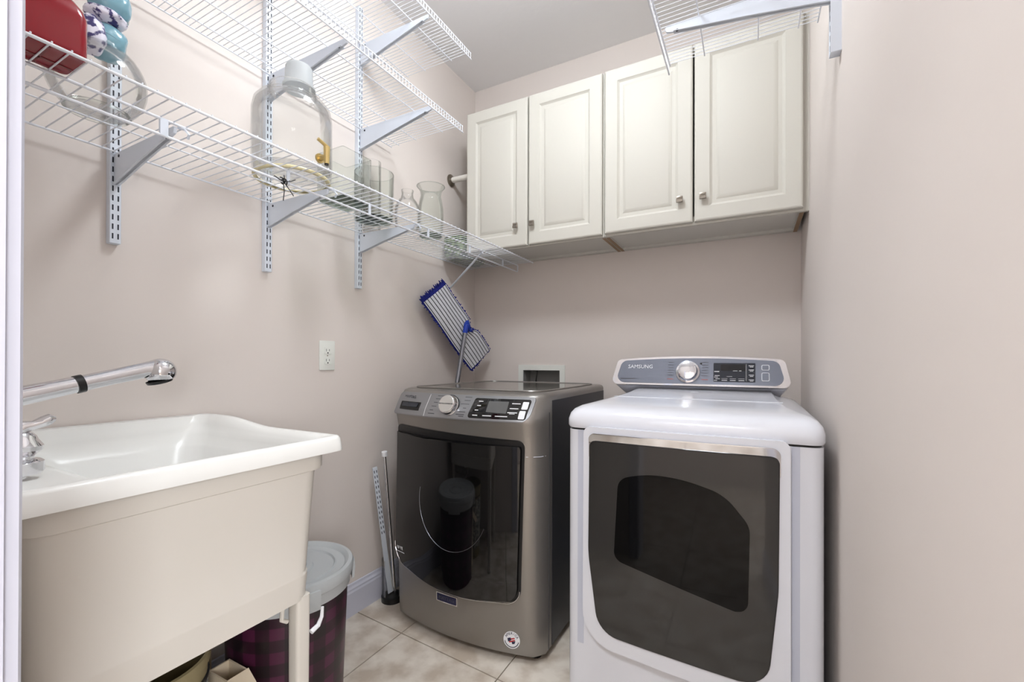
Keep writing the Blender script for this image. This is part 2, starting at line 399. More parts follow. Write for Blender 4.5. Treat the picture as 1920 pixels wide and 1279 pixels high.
# ------------------------------------------------------------------ wall cabinets
YD, CZ0, CZ1 = 1.985, 1.662, 2.418
def door_bm(x0, x1, z0, z1, y):
    # raised panel door, front at y, 19 mm thick; rings of (inset, depth from front)
    rings = [(.000, .019), (.000, .006), (.003, .002), (.008, .0), (.058, .0), (.062, .004), (.068, .0075), (.082, .0075), (.094, .0015), (.098, .0005)]
    L = [[(x0+i, y+d, z0+i), (x1-i, y+d, z0+i), (x1-i, y+d, z1-i), (x0+i, y+d, z1-i)] for i, d in rings]
    return loft(new(), L)
def cabinet(x0, x1, label, doors):
    t = thing('wall_cabinet', label, 'cabinet', (x0, YB, CZ0))
    bm = new(); yb, yf = YB-.002, YD+.021
    for a in ((x0, x0+.016, yf+.018, yb, CZ0, CZ1), (x1-.016, x1, yf+.018, yb, CZ0, CZ1), (x0+.016, x1-.016, yf+.018, yb, CZ1-.016, CZ1), (x0+.016, x1-.016, yb-.01, yb, CZ0, CZ1-.016)): box(bm, *a)
    obj('carcass', bm, 'cab', t, smooth=False)
    bm = new(); w = .036   # face frame
    for a in ((x0, x0+w, CZ0, CZ1), (x1-w, x1, CZ0, CZ1), (x0+w, x1-w, CZ0, CZ0+w), (x0+w, x1-w, CZ1-w, CZ1)): box(bm, a[0], a[1], yf, yf+.018, a[2], a[3])
    obj('face_frame', bm, 'cab', t, smooth=False)
    obj('bottom_panel', box(new(), x0+.016, x1-.016, yf+.018, yb-.01, CZ0+.012, CZ0+.022), 'cab_under', t, smooth=False)
    obj('hanging_rail', box(new(), x0+.016, x1-.016, yb-.03, yb-.012, CZ0, CZ0+.012), 'cab_under', t, smooth=False)
    for xe in (x0+.001, x1-.016): obj('raw_edge', box(new(), xe, xe+.015, yf+.02, yb, CZ0-.0006, CZ0+.0005), 'cab_wood', t, smooth=False)
    for (a, b, kx, z0, z1) in doors:
        d = obj('cabinet_door', door_bm(a, b, z0, z1, YD), 'cab', t, angle=20)
        kz = 1.768
        bm = new(); lathe(bm, [(0, 0), (.005, 0), (.004, .008), (.005, .013), (0, .013)], (kx, YD, kz), 12, (0, -1, 0))
        box(bm, kx-.013, kx+.013, YD-.021, YD-.0125, kz-.013, kz+.013, .002, 2)
        box(bm, kx-.013, kx+.013, YD-.024, YD-.020, kz-.013, kz-.001, .0012, 1)
        box(bm, kx-.009, kx+.009, YD-.0235, YD-.020, kz+.003, kz+.009, .001, 1)
        obj('knob', bm, 'nickel', d)
    return t
cabinet(-1.348, -.594, 'cream two-door wall cabinet at the end of the low wire shelf, left of the other',
        [(-1.345, -.982, -1.040, 1.668, 2.412), (-.975, -.600, -.949, 1.668, 2.412)])
cabinet(-.592, .182, 'cream wall cabinet on the right, directly above the white dryer, with two doors',
        [(-.588, -.213, -.262, 1.671, 2.414), (-.206, .176, -.172, 1.671, 2.414)])
struct('trim_3', box(new(), .1825, XR, YD+.024, YD+.042, CZ0, CZ1), 'cab', smooth=False)
# closet rod between wall and cabinet
t = thing('closet_rod', 'short white closet rod with a round flange, between left wall and cabinet side', 'rod', (XL, 2.064, 2.115))
obj('rod', tube(new(), [(XL+.004, 2.064, 2.115), (-1.3495, 2.064, 2.115)], .0155, 20), 'rod', t)
obj('flange', lathe(new(), [(0, 0), (.034, 0), (.034, .006), (.026, .010), (.018, .016), (.016, .016)], (XL, 2.064, 2.115), 28, (1, 0, 0)), 'nickel', t)
# ------------------------------------------------------------------ outlet and washer box
t = thing('wall_outlet', 'white double wall outlet on the left wall above the sink end', 'outlet', (XL, 1.227, 1.108))
bm = new(); box(bm, XL, XL+.006, 1.190, 1.264, 1.049, 1.168, .003, 2); pl = obj('cover_plate', bm, 'outlet', t)
for zc in (1.128, 1.088):
    bm = new(); prism(bm, rpoly([(1.2105, zc-.014, .006), (1.2435, zc-.014, .006), (1.2435, zc+.014, .008), (1.2105, zc+.014, .008)]),
                      lambda p: (XL+.005, p[0], p[1]), lambda p: (XL+.0082, p[0], p[1])); s = obj('socket', bm, 'outlet', t)
    obj('slot', box(new(), XL+.008, XL+.0085, 1.2185, 1.2205, zc-.003, zc+.007), 'slot', s); obj('slot', box(new(), XL+.008, XL+.0085, 1.233, 1.235, zc-.002, zc+.006), 'slot', s)
    obj('slot', lathe(new(), [(0, 0), (.003, 0), (.003, .0005), (0, .0005)], (XL+.008, 1.227, zc-.009), 10, (1, 0, 0)), 'slot', s)
obj('screw', lathe(new(), [(0, 0), (.003, 0), (.002, .001), (0, .001)], (XL+.006, 1.227, 1.108), 12, (1, 0, 0)), 'nickel', t)
t = thing('washer_outlet_box', 'white recessed water outlet box in the back wall behind the dark washer', 'outlet box', (-1.05, YB, .99))
bm = new(); x0, x1, z0, z1 = -1.196, -.907, .90, 1.066
for a in ((x0, WX0, z0, z1), (WX1, x1, z0, z1), (WX0, WX1, WZ1, z1), (WX0, WX1, z0, WZ0)): box(bm, a[0], a[1], YB-.006, YB, a[2], a[3])
obj('frame', bm, 'outlet', t, smooth=False)
bm = new(); box(bm, WX0, WX0+.003, YB-.004, YB+.085, WZ0, WZ1); box(bm, WX1-.003, WX1, YB-.004, YB+.085, WZ0, WZ1); box(bm, WX0, WX1, YB+.085, YB+.088, WZ0, WZ1)
box(bm, WX0+.003, WX1-.003, YB-.004, YB+.085, WZ1-.003, WZ1); box(bm, WX0+.003, WX1-.003, YB-.004, YB+.085, WZ0, WZ0+.003)
obj('recess', bm, 'duct', t, smooth=False)
obj('hose', tube(new(), [(-1.112, YB+.05, .934), (-1.105, YB+.045, .98), (-1.10, YB+.05, 1.032)], .004, 8), 'black', t)
# ------------------------------------------------------------------ patch on a curved front
def cut(poly, z):
    xs = []
    for i in range(len(poly)):
        (a, b), (c, d) = poly[i], poly[(i+1) % len(poly)]
        if (b-z)*(d-z) <= 0 and abs(d-b) > 1e-9: xs.append(a+(z-b)/(d-b)*(c-a))
    return (min(xs), max(xs)) if xs else None
def patch(poly, yf, thick, cols=16, extra=()):
    z0 = min(p[1] for p in poly)+1e-5; z1 = max(p[1] for p in poly)-1e-5
    zs = sorted({z0, z1} | {z for z in [p[1] for p in poly]+list(extra) if z0 < z < z1})
    zs = sorted(set(zs) | {z0+(z1-z0)*k/16 for k in range(17)})
    zz = [zs[0]+2e-5]
    for z in zs[1:-1]:
        if z-zz[-1] > 8e-4: zz.append(z)
    zz.append(z1-2e-5); bm = new(); F, B = [], []
    for z in zz:
        l, r = cut(poly, z); f, b = [], []
        for k in range(cols+1):
            x = l+(r-l)*k/cols; y = yf(x, z)
            f.append(bm.verts.new((x, y, z))); b.append(bm.verts.new((x, y+thick, z)))
        F.append(f); B.append(b)
    n = len(zz)
    for i in range(n-1):
        for k in range(cols):
            bm.faces.new((F[i][k], F[i][k+1], F[i+1][k+1], F[i+1][k])); bm.faces.new((B[i][k+1], B[i][k], B[i+1][k], B[i+1][k+1]))
        bm.faces.new((F[i][0], F[i+1][0], B[i+1][0], B[i][0])); bm.faces.new((F[i+1][-1], F[i][-1], B[i][-1], B[i+1][-1]))
    for k in range(cols):
        bm.faces.new((F[0][k+1], F[0][k], B[0][k], B[0][k+1])); bm.faces.new((F[-1][k], F[-1][k+1], B[-1][k+1], B[-1][k]))
    return bm
# ------------------------------------------------------------------ washer
WL, WR_, WC = -1.336, -.652, -.994
def wy(x, z):   # front surface of the washer
    u = (x-WC)/.342
    prof = [(0, 1.462), (.02, 1.452), (.06, 1.445), (.3, 1.437), (.80, 1.437), (.845, 1.428), (.872, 1.422), (.90, 1.434), (.945, 1.455), (.962, 1.463), (.974, 1.485)]
    for (a, b), (c, d) in zip(prof, prof[1:]):
        if a <= z <= c: y = b+(d-b)*(z-a)/(c-a); break
    else: y = 1.485
    return y-.052*(1-u*u)*(1 if z < .9 else 1-.35*(z-.9)/.07)
wm = thing('washing_machine', 'dark grey metallic front-loading washer in the corner under the mop', 'washer', (WC, 1.8, 0))
def wloop(z, ins=0):
    P = []; r = .03; N = 22
    for k in range(N+1):   # bulged front with rounded corners
        x = WL+ins+(WR_-WL-2*ins)*k/N; e = min(x-WL-ins, WR_-ins-x)
        y = wy(x, z)+ins
        if e < r: y += r-math.sqrt(max(0, r*r-(r-e)**2))
        P.append((x, y, z))
    P += [(WR_-ins, 1.60, z), (WR_-ins, 1.85, z), (WR_-ins, 2.19-ins, z), (WR_-.02-ins, 2.205-ins, z), (WC, 2.205-ins, z), (WL+.02+ins, 2.205-ins, z), (WL+ins, 2.19-ins, z), (WL+ins, 1.85, z), (WL+ins, 1.60, z)]
    return P
zs = [.028, .04, .06, .12, .3, .55, .745, .747, .80, .825, .845, .86, .872, .886, .9, .925, .945, .955]
bm = loft(new(), [wloop(z) for z in zs]+[wloop(.963, .002), wloop(.969, .007), wloop(.9715, .014)])
o = obj('body', bm, 'washer', wm, angle=50)
# side panels, dark
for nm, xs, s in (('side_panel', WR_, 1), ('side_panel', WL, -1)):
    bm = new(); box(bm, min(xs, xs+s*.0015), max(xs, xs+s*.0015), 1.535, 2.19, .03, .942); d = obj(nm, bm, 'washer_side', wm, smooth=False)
    d['label'] = 'darker steel side panel'
bm = new(); tube(bm, [(WR_+.002, 1.505, .9), (WR_+.002, 1.505, .03)], .0012, 4); obj('side_seam', bm, 'print_grey', wm)
bm = new(); tube(bm, [(-.705, wy(-.705, .746)-.0002, .746), (-.68, wy(-.68, .746)+.0044, .746), (-.66, wy(-.66, .746)+.0165, .746), (-.6515, wy(-.655, .746)+.04, .746)], .0014, 6); obj('front_seam', bm, 'trim', wm)
# recessed glossy top plate with a rim
bm = new(); q = rrect(-1.30, -.69, 1.50, 2.17, .06)
prism(bm, q, lambda p: (p[0], p[1], .971), lambda p: (p[0], p[1], .974)); obj('top_plate', bm, 'washer_top', wm)
bm = new(); tube(bm, [(p[0], p[1], .9745) for p in q], .0035, 6, closed=True); obj('top_rim', bm, 'washer', wm)
# control panel
PZ0, PZ1 = .868, .958
py = lambda x, z: wy(x, z)-.003
bm = patch(rpoly([(-1.322, PZ0, .01), (-.69, PZ0, .045), (-.677, PZ1, .012), (-1.31, PZ1, .02)]), py, .004, 30, (.9, .945)); obj('control_panel', bm, 'washer_panel', wm)
py2 = lambda x, z: wy(x, z)-.0038
def wp(x, z, w, h, m, name, par, d=.0006, r=.002, sl=0):
    q = rpoly([(x-w/2-sl*h, z-h/2, r), (x+w/2-sl*h, z-h/2, r), (x+w/2, z+h/2, r), (x-w/2, z+h/2, r)], 3)
    return obj(name, patch(q, lambda a, b: wy(a, b)-.0032-d, d+.0004, 10, (.9, .945)), m, par)
wp(-1.228, .905, .122, .032, 'black', 'detergent_drawer', wm, .0006, .003)
obj('drawer_grip', patch(rpoly([(-1.275, .902, .002), (-1.18, .902, .002), (-1.18, .918, .002), (-1.275, .918, .002)], 2), lambda a, b: wy(a, b)-.0068, .002, 6), 'display', wm)
wp(-1.132, .913, .0015, .082, 'print_white', 'divider', wm)
dp = wp(-.802, .914, .222, .07, 'black_gloss', 'display_panel', wm, .0012, .008, .15)
obj('screen', patch(rpoly([(-.853, .902, .002), (-.774, .899, .002), (-.774, .940, .002), (-.853, .940, .002)], 2), lambda a, b: wy(a, b)-.0052, .0012, 6, (.9,)), 'lcd', dp)
for (x, z, h) in ((-.711, .928, .026), (-.716, .896, .028)):
    obj('button', patch(rpoly([(x-.012, z-h/2, .003), (x+.010, z-h/2, .003), (x+.012, z+h/2, .003), (x-.010, z+h/2, .003)], 3), lambda a, b: wy(a, b)-.0055, .0015, 6, (.9,)), 'print_white', dp)
def bars(lst, m, name, par, yf):
    bm = new()
    for x, z, w, h in lst:
        ya, yb_ = yf(x-w/2, z), yf(x+w/2, z)
        v = [(x-w/2, ya, z-h/2), (x+w/2, yb_, z-h/2), (x+w/2, yf(x+w/2, z+h/2), z+h/2), (x-w/2, yf(x-w/2, z+h/2), z+h/2)]
        a = [bm.verts.new(p) for p in v]; b = [bm.verts.new((p[0], p[1]+.0004, p[2])) for p in v]
        bm.faces.new(a); bm.faces.new(b[::-1])
        for i in range(4): bm.faces.new((a[i], b[i], b[(i+1) % 4], a[(i+1) % 4]))
    o = obj(name, bm, m, par, smooth=False); o['kind'] = 'stuff'; return o
fy = lambda x, z: wy(x, z)-.0056
bars([(-.885, .938, .018, .003), (-.888, .923, .015, .003), (-.892, .907, .014, .003), (-.893, .889, .02, .003), (-.845, .889, .035, .003), (-.79, .889, .046, .003),
      (-.745, .934, .032, .003), (-.749, .917, .032, .003), (-.752, .903, .036, .003), (-.752, .899, .02, .002)], 'print_white', 'panel_print', dp, fy)
fy = lambda x, z: wy(x, z)-.0037
bars([(-1.075, .949, .034, .003), (-1.085, .938, .024, .0025), (-1.09, .925, .02, .0025), (-1.092, .911, .024, .0025), (-1.098, .897, .018, .0025), (-1.095, .884, .032, .0025),
      (-.945, .95, .03, .0025), (-.945, .938, .026, .0025), (-.95, .925, .036, .0025), (-.946, .911, .014, .0025), (-.952, .898, .03, .0025), (-.958, .888, .036, .003), (-.952, .882, .022, .003)], 'print_grey', 'cycle_print', wm, fy)
text('brand_lettering', 'MAYTAG', .018, 'print_grey', wm, (-1.243, wy(-1.243, .939)-.0038, .939), (1, -.22, 0), (0, .42, 1))
kx, kz = -1.016, .916; ky = wy(kx, kz)-.003; ax = Vector((0, -1, .42))
kn = obj('dial_knob', lathe(new(), [(0, 0), (.041, 0), (.041, .006), (.038, .010), (.0375, .022), (.035, .026), (.033, .0265)], (kx, ky+.001, kz), 40, ax), 'chrome', wm)
obj('dial_face', lathe(new(), [(.0335, .0262), (.032, .0275), (0, .0278)], (kx, ky+.001, kz), 40, ax), 'brushed', kn)
axn = ax.normalized()
text('dial_lettering', 'MAYTAG COMMERCIAL', .0062, 'print_grey', kn, Vector((kx, ky+.001, kz))+axn*.0284, (1, 0, 0), Vector((1, 0, 0)).cross(axn)*-1)
obj('dial_ring', lathe(new(), [(.0408, 0), (.0435, 0), (.0435, .004), (.0408, .005)], (kx, ky+.001, kz), 40, ax), 'black', wm)
# door: recess frame, glass and inner bowl
do = rpoly([(-1.318, .262, .085), (-1.02, .196, .9), (-.722, .225, .05), (-.708, .803, .028), (-1.306, .826, .028)], 8)
obj('door_surround', patch(do, lambda x, z: wy(x, z)-.004, .006, 28), 'black', wm)
sh = lambda k, dx=0, dz=0: [((p[0]-WC)*k+WC+dx, (p[1]-.52)*k+.52+dz) for p in do]
gd = [(p[0], min(p[1], .795-.045*(p[0]+1.3)*.35+(-.012*(1-((p[0]-WC)/.3)**2)))) for p in sh(.972)]
dg_ = obj('door_glass', patch(gd, lambda x, z: wy(x, z)-.016-.012*(1-((x-WC)/.31)**2), .012, 28), 'black_gloss', wm)
rc = [(WC+.004+.155*math.cos(a*2*PI/48), wy(WC, .5)-.0305, .55+.175*math.sin(a*2*PI/48)) for a in range(22, 46)]
obj('bowl_ring', tube(new(), [(x, wy(x, .5)-.0166-.012*(1-((x-WC)/.31)**2), z) for x, y, z in rc], .0011, 6), 'steel', dg_)
tp = [(x, wy(x, .5)-.011, z) for x, z in [(p[0], p[1]) for p in do if p[1] < .5]]
obj('chrome_edge', tube(new(), tp, .0016, 6), 'chrome', wm)
text('warranty_lettering', '10 YEAR', .017, 'print_white', dg_, (-1.262, wy(-1.262, .31)-.0195, .318), (1, -.2, 0), (0, 0, 1))
bars([(-1.262, .303, .062, .0025)], 'print_white', 'warranty_line', dg_, lambda x, z: wy(x, z)-.0205)
bz = .176; q = rrect(-1.075, -.975, bz-.0175, bz+.0175, .003, 2)
bd = obj('brand_badge', patch(q, lambda x, z: wy(x, z)-.004, .005, 10), 'chrome', wm)
obj('badge_face', patch(rrect(-1.071, -.979, bz-.014, bz+.014, .002, 2), lambda x, z: wy(x, z)-.0046, .002, 10), 'badge_blue', bd)
text('badge_lettering', 'MAYTAG', .018, 'print_grey', bd, (-1.025, wy(-1.025, bz)-.0049, bz), (1, -.0, 0), (0, 0, 1))
# round sticker
sx, sz = -.757, .083; sy_ = wy(sx, sz)-.001; sn = Vector((.42, -1, 0)).normalized(); sn = Vector(((wy(sx+.01, sz)-wy(sx-.01, sz))/.02, -1, 0)).normalized()
st = obj('round_sticker', lathe(new(), [(0, 0), (.031, 0), (.031, .0008), (0, .0008)], (sx, sy_, sz), 36, sn), 'print_white', wm); st['label'] = 'round white sticker with flag emblem'
su = Vector((0, 0, 1)).cross(sn)
su = -su if su.x < 0 else su
for i, ch in enumerate('AMERICA'):
    a = math.radians(150-20*i); c = Vector((sx, sy_, sz))+sn*.0011+su*(.0235*math.cos(a))+Vector((0, 0, 1))*(.0235*math.sin(a))
    U = su*math.sin(a)-Vector((0, 0, 1))*math.cos(a); V = su*math.cos(a)+Vector((0, 0, 1))*math.sin(a)
    text('sticker_letter', ch, .0125, 'badge_blue', st, c, U, V, .0002)
def flat(poly, m, name, par, d=.0011):
    bm = new(); f = lambda p, e: Vector((sx, sy_, sz))+sn*(d+e)+su*p[0]+Vector((0, 0, 1))*p[1]
    prism(bm, poly, lambda p: f(p, 0), lambda p: f(p, .0003)); return obj(name, bm, m, par, smooth=False)
flat([(-.013, .002), (.010, .010), (.012, .006), (-.010, -.002)], 'red_print', 'sticker_stripe', st)
flat([(-.011, -.006), (.012, .003), (.013, -.001), (-.008, -.010)], 'red_print', 'sticker_stripe', st)
flat([(-.016, .005), (-.004, .009), (-.002, -.001), (-.013, -.007)], 'badge_blue', 'sticker_star_field', st, .0014)
flat([(.0, -.006), (.014, -.002), (.011, -.012), (.002, -.014)], 'badge_blue', 'sticker_eagle', st, .0014)
fl_ = [(.027*math.cos(a), .027*math.sin(a)) for a in [math.radians(d) for d in range(190, 351, 10)]]
flat(fl_+[(.0245*math.cos(a), .0245*math.sin(a)) for a in [math.radians(d) for d in range(350, 189, -10)]], 'display', 'sticker_ring', st)
for x, y in ((WL+.05, 1.5), (WR_-.05, 1.5), (WL+.05, 2.15), (WR_-.05, 2.15)):
    obj('foot', lathe(new(), [(0, 0), (.024, 0), (.024, .01), (.012, .014), (.012, .032), (0, .032)], (x, y, 0), 16), 'black', wm)
# ------------------------------------------------------------------ dryer
DL, DR, DY, DC = -.518, .166, 1.345, -.176
dr = thing('clothes_dryer', 'white dryer with a large smoked glass door beside the right wall', 'dryer', (DC, 1.7, 0))
def dloop(x0, x1, y0, y1, r, z, seg=5): return [(p[0], p[1], z) for p in rrect(x0, x1, y0, y1, r, seg)]
bm = loft(new(), [dloop(DL, DR, DY, 2.07, .03, z) for z in (.02, .03, .4, .8, .872)]); obj('body', bm, 'dryer', dr, angle=50)
bm = loft(new(), [dloop(DL+.004, DR-.004, DY+.004, 2.06, .03, z) for z in (.870, .879)]); obj('lid_gap', bm, 'black', dr)
L = []
for z, i, jf, jb in ((.8785, .0, 0, 0), (.886, -.003, -.003, 0), (.905, -.003, -.002, 0), (.922, .001, .006, 0), (.935, .010, .020, 0), (.944, .026, .044, .002), (.950, .05, .085, .006), (.955, .072, .16, .012), (.960, .085, .28, .02), (.966, .092, .42, .03), (.972, .095, .52, .04)):
    L.append(dloop(DL+i, DR-i, DY-.006+jf, 2.10-jb, .035, z, 7))
bm = loft(new(), L); lid = obj('top_lid', bm, 'dryer', dr, angle=60)
# console
CU, CV = Vector((1, 0, 0)), Vector((0, .30, .954)); CO = Vector((-.2025, 1.955, .982)); CN = CU.cross(CV)*-1; CN = Vector((0, -.954, .30))
def con(p, d=0): return CO+CU*p[0]+CV*p[1]+CN*d
def shape(hw0, hw1, v0, v1, arch, r, n=14):
    top = [(hw1-2*hw1*k/n, v1+arch*(1-(1-2*k/n)**2)-arch*.4, .0) for k in range(1, n)]
    pts = [(-hw0, v0, r), (hw0, v0, r), (hw1, v1-arch*.4, r)]+top+[(-hw1, v1-arch*.4, r)]
    return rpoly(pts, 6)
A = shape(.341, .318, .004, .122, .014, .024)
bm = new(); prism(bm, A, lambda p: con(p, -.004), lambda p: con(p, .012)); bmesh.ops.bevel(bm, geom=[e for e in bm.edges if e.calc_face_angle(0) > .8], offset=.003, segments=2, affect='EDGES')
ho = obj('console_bezel', bm, 'chrome', dr, angle=40)
bm = new(); a2 = lambda p, k, d, dv=0: con((p[0]*k, (p[1]-.06)*k+.06+dv), d)
loft(bm, [[a2(p, 1.0, -.004) for p in A], [a2(p, .985, -.03, -.004) for p in A], [a2(p, .93, -.085, -.02) for p in A], [a2(p, .88, -.12, -.03) for p in A]]); obj('console_housing', bm, 'dryer', dr, angle=60)
bm = new(); B = shape(.322, .298, .012, .114, .012, .03); prism(bm, B, lambda p: con(p, .010), lambda p: con(p, .0145)); cp_ = obj('console_face', bm, 'dryer_panel', dr)
def cq(u, v, w, h, m, name, par, d=.0145, t_=.0008, r=.003):
    bm = new(); prism(bm, rrect(u-w/2, u+w/2, v-h/2, v+h/2, r, 3), lambda p: con(p, d), lambda p: con(p, d+t_)); return obj(name, bm, m, par)
text('brand_lettering', 'SAMSUNG', .023, 'print_white', cp_, con((-.218, .083), .0147), CU, CV)
kk = con((-.025, .062), .0145)
k1 = obj('dial_knob', lathe(new(), [(0, 0), (.046, 0), (.046, .004), (.040, .006), (.037, .018), (.035, .024), (.026, .026), (0, .0265)], kk, 40, CN), 'chrome', dr)
for a in range(24):
    pass
obj('dial_ring', lathe(new(), [(.045, 0), (.0485, 0), (.0485, .002), (.045, .003)], kk, 40, CN), 'dryer_panel', dr)
ds = cq(.146, .062, .148, .078, 'display', 'display_panel', cp_)
cq(.142, .082, .088, .026, 'display2', 'screen', ds, .0153)
cq(.142, .050, .088, .030, 'display', 'lower_screen', ds, .0153)
cq(.1885, .062, .0016, .07, 'print_white', 'divider', ds, .0153)
for v, h in ((.083, .022), (.046, .034)):
    b = cq(.254, v, .027, h, 'print_white', 'button_rim', cp_, .0145, .001, .005); cq(.254, v, .022, h-.005, 'dryer_panel', 'button', b, .0155, .0012, .004)
bl = []
for v in (.09, .073, .052, .033): bl.append((.206, v, .018, .0022)); bl.append((.207, v-.005, .012, .002))
for u in (.112, .142, .172): bl += [(u, .029, .02, .0025), (u, .036, .022, .0008)]
bl += [(.084, .065, .018, .003), (.086, .048, .018, .002), (.082, .042, .014, .002), (.088, .035, .016, .002), (.08, .028, .012, .002), (.15, .0685, .016, .0015), (.168, .0685, .008, .002), (.13, .045, .02, .001)]
bm = new()
for u, v, w, h in bl: prism(bm, [(u-w/2, v-h/2), (u+w/2, v-h/2), (u+w/2, v+h/2), (u-w/2, v+h/2)], lambda p: con(p, .0162), lambda p: con(p, .0165))
obj('panel_print', bm, 'print_white', ds, smooth=False)['kind'] = 'stuff'
bm = new()
for v in (.103, .092, .081, .069, .058, .047):
    for u in (-.093, .040): prism(bm, [(u-.012, v-.001), (u+.012, v-.001), (u+.012, v+.001), (u-.012, v+.001)], lambda p: con(p, .0146), lambda p: con(p, .0149))
prism(bm, [(-.30, .027), (-.235, .027), (-.235, .0305), (-.30, .0305)], lambda p: con(p, .0146), lambda p: con(p, .0149))
obj('cycle_print', bm, 'print_grey', cp_, smooth=False)['kind'] = 'stuff'
for u in (-.093, .040):
    bm = new(); prism(bm, [(u-.012, .029), (u+.012, .029), (u+.012, .032), (u-.012, .032)], lambda p: con(p, .0146), lambda p: con(p, .0149))
    obj('red_print', bm, 'print_red', cp_, smooth=False)
bm = new(); lathe(bm, [(0, 0), (.004, 0), (.004, .001), (0, .001)], con((.025, .098), .0145), 14, CN); obj('sensor_dot', bm, 'black', cp_)
# lid embossing line behind, small lock bump
bm = new(); tube(bm, [(-.44, 1.62, .9605), (.09, 1.62, .9605)], .0016, 6); obj('lid_crease', bm, 'dryer', dr)
obj('lid_bump', lathe(new(), [(.03, 0), (.024, .003), (0, .0045)], (-.19, 1.86, .968), 24), 'dryer', dr)
# door frame and glass
def cy_(x, z): return DY-.022-.010*(1-((x-DC)/.29)**2)
Dp = rpoly([(-.425, .205, .09), (-.38, .196, .0), (.05, .193, .07), (.092, .26, .05), (.090, .884, .022), (-.456, .893, .022), (-.460, .30, .14)], 8)
Dp = rpoly([(-.458, .225, .10), (.091, .195, .08), (.090, .887, .022), (-.456, .887, .022)], 8)
obj('door_frame', patch(Dp, lambda x, z: cy_(x, z), .030, 24), 'dryer', dr, angle=50)
Gp = rpoly([(-.428, .31, .12), (-.40, .262, .05), (.035, .248, .06), (.058, .34, .12), (.064, .842, .018), (-.432, .850, .018), (-.436, .6, .5)], 8)
Gp = rpoly([(-.437, .50, .4), (-.405, .268, .07), (.038, .250, .07), (.062, .50, .4), (.065, .844, .020), (-.434, .844, .020)], 8)
Rp = rpoly([(-.4385, .795, .001), (.069, .795, .001), (.069, .869, .022), (-.4385, .869, .022)], 8)
obj('door_recess', patch(Rp, lambda x, z: cy_(x, z)-.0006-.009*max(0, min(1, (z-.838)/.030)), .004, 24, (.838, .845, .85, .855, .86)), 'chrome', dr)
def ins(P, k, c=(-.186, .55)): return [((p[0]-c[0])*k+c[0], (p[1]-c[1])*k+c[1]) for p in P]
obj('glass_seal', patch(ins(Gp, 1.008), lambda x, z: cy_(x, z)-.0028, .004, 24), 'black', dr)
gl = obj('door_glass', patch(Gp, lambda x, z: cy_(x, z)-.006, .006, 24), 'dryer_glass', dr)
n = 40
Wp = rpoly([(-.358, .50, .03), (-.005, .425, .03), (.0, .66, .06), (-.06, .735, .12), (-.17, .765, .4), (-.27, .765, .3), (-.345, .74, .04)], 8)
for k in range(n):
    a = 2*PI*k/n; pass
obj('inner_window', patch(Wp, lambda x, z: cy_(x, z)-.0064, .003, 20), 'dryer_window', gl)
# flat strip on both sides of the door, groove shade put into its grey
for a, b, c in ((.094, .112, .06), (-.482, -.462, .2)): obj('side_groove_shade', box(new(), a, b, DY-.001, DY+.004, c, .872), 'groove', dr, smooth=False)
for x, y in ((DL+.05, 1.4), (DR-.05, 1.4), (DL+.05, 2.0), (DR-.05, 2.0)):
    obj('foot', lathe(new(), [(0, 0), (.022, 0), (.022, .01), (.012, .014), (.012, .024), (0, .024)], (x, y, 0), 16), 'black', dr)
# ------------------------------------------------------------------ utility sink
sk = thing('utility_sink', 'cream plastic laundry sink on legs with a chrome tap, against the left wall', 'sink', (-1.2, .48, 0))
SX0, SX1, SY0, SY1 = -1.503, -.890, .172, .787
def hz(x): 
    u = max(0, min(1, (-1.17-x)/.22)); return .020*u*u*(3-2*u)
def sl(x0, x1, y0, y1, r, z, k=1): return [(p[0], p[1], z+k*hz(p[0])) for p in rrect(x0, x1, y0, y1, r, 6)]
def ex(L, n=8):   # subdivide long loop edges so the rim can bend
    out = []
    for i, p in enumerate(L):
        q = L[(i+1) % len(L)]; d = math.dist(p[:2], q[:2])
        m = n if i % 7 == 6 else 1
        for k in range(m): out.append((p[0]+(q[0]-p[0])*k/m, p[1]+(q[1]-p[1])*k/m, p[2]+(q[2]-p[2])*k/m))
    return out
def slx(x0, x1, y0, y1, r, z, k=1):
    L = ex([(p[0], p[1], 0) for p in rrect(x0, x1, y0, y1, r, 6)], 12); return [(p[0], p[1], z+k*hz(p[0])) for p in L]
loops = [slx(SX0+.012, SX1-.012, SY0+.012, SY1-.012, .02, .868), slx(SX0, SX1, SY0, SY1, .028, .867), slx(SX0, SX1, SY0, SY1, .028, .872), slx(SX0+.001, SX1-.003, SY0+.003, SY1-.003, .028, .896),
         slx(SX0+.003, SX1-.007, SY0+.007, SY1-.007, .026, .902), slx(SX0+.006, SX1-.016, SY0+.016, SY1-.016, .024, .9035), slx(SX0+.02, SX1-.030, SY0+.03, SY1-.030, .03, .900),
         slx(SX0+.025, SX1-.040, SY0+.045, SY1-.038, .035, .890, .35)]
# faucet deck at the low-y end, then basin
DECK = .36
loops += [slx(SX0+.030, SX1-.048, SY0+.10, SY1-.042, .045, .884, 0), slx(SX0+.030, SX1-.052, DECK-.03, SY1-.045, .05, .880, 0), slx(SX0+.036, SX1-.058, DECK, SY1-.05, .055, .868, 0),
          slx(SX0+.045, SX1-.066, DECK+.012, SY1-.06, .055, .842, 0), slx(SX0+.052, SX1-.074, DECK+.02, SY1-.07, .055, .836, 0), slx(SX0+.10, SX1-.12, DECK+.05, SY1-.12, .06, .60, 0), slx(SX0+.13, SX1-.15, DECK+.08, SY1-.15, .06, .585, 0)]
bm = loft(new(), loops, cap0=False); obj('basin', bm, 'sink', sk, angle=60)
ap = [(0.0, .867), (0.0, .834), (-.003, .829), (-.012, .827), (-.013, .82), (-.020, .70), (-.0265, .592), (-.024, .588), (-.024, .585), (-.0275, .53)]
lp = []
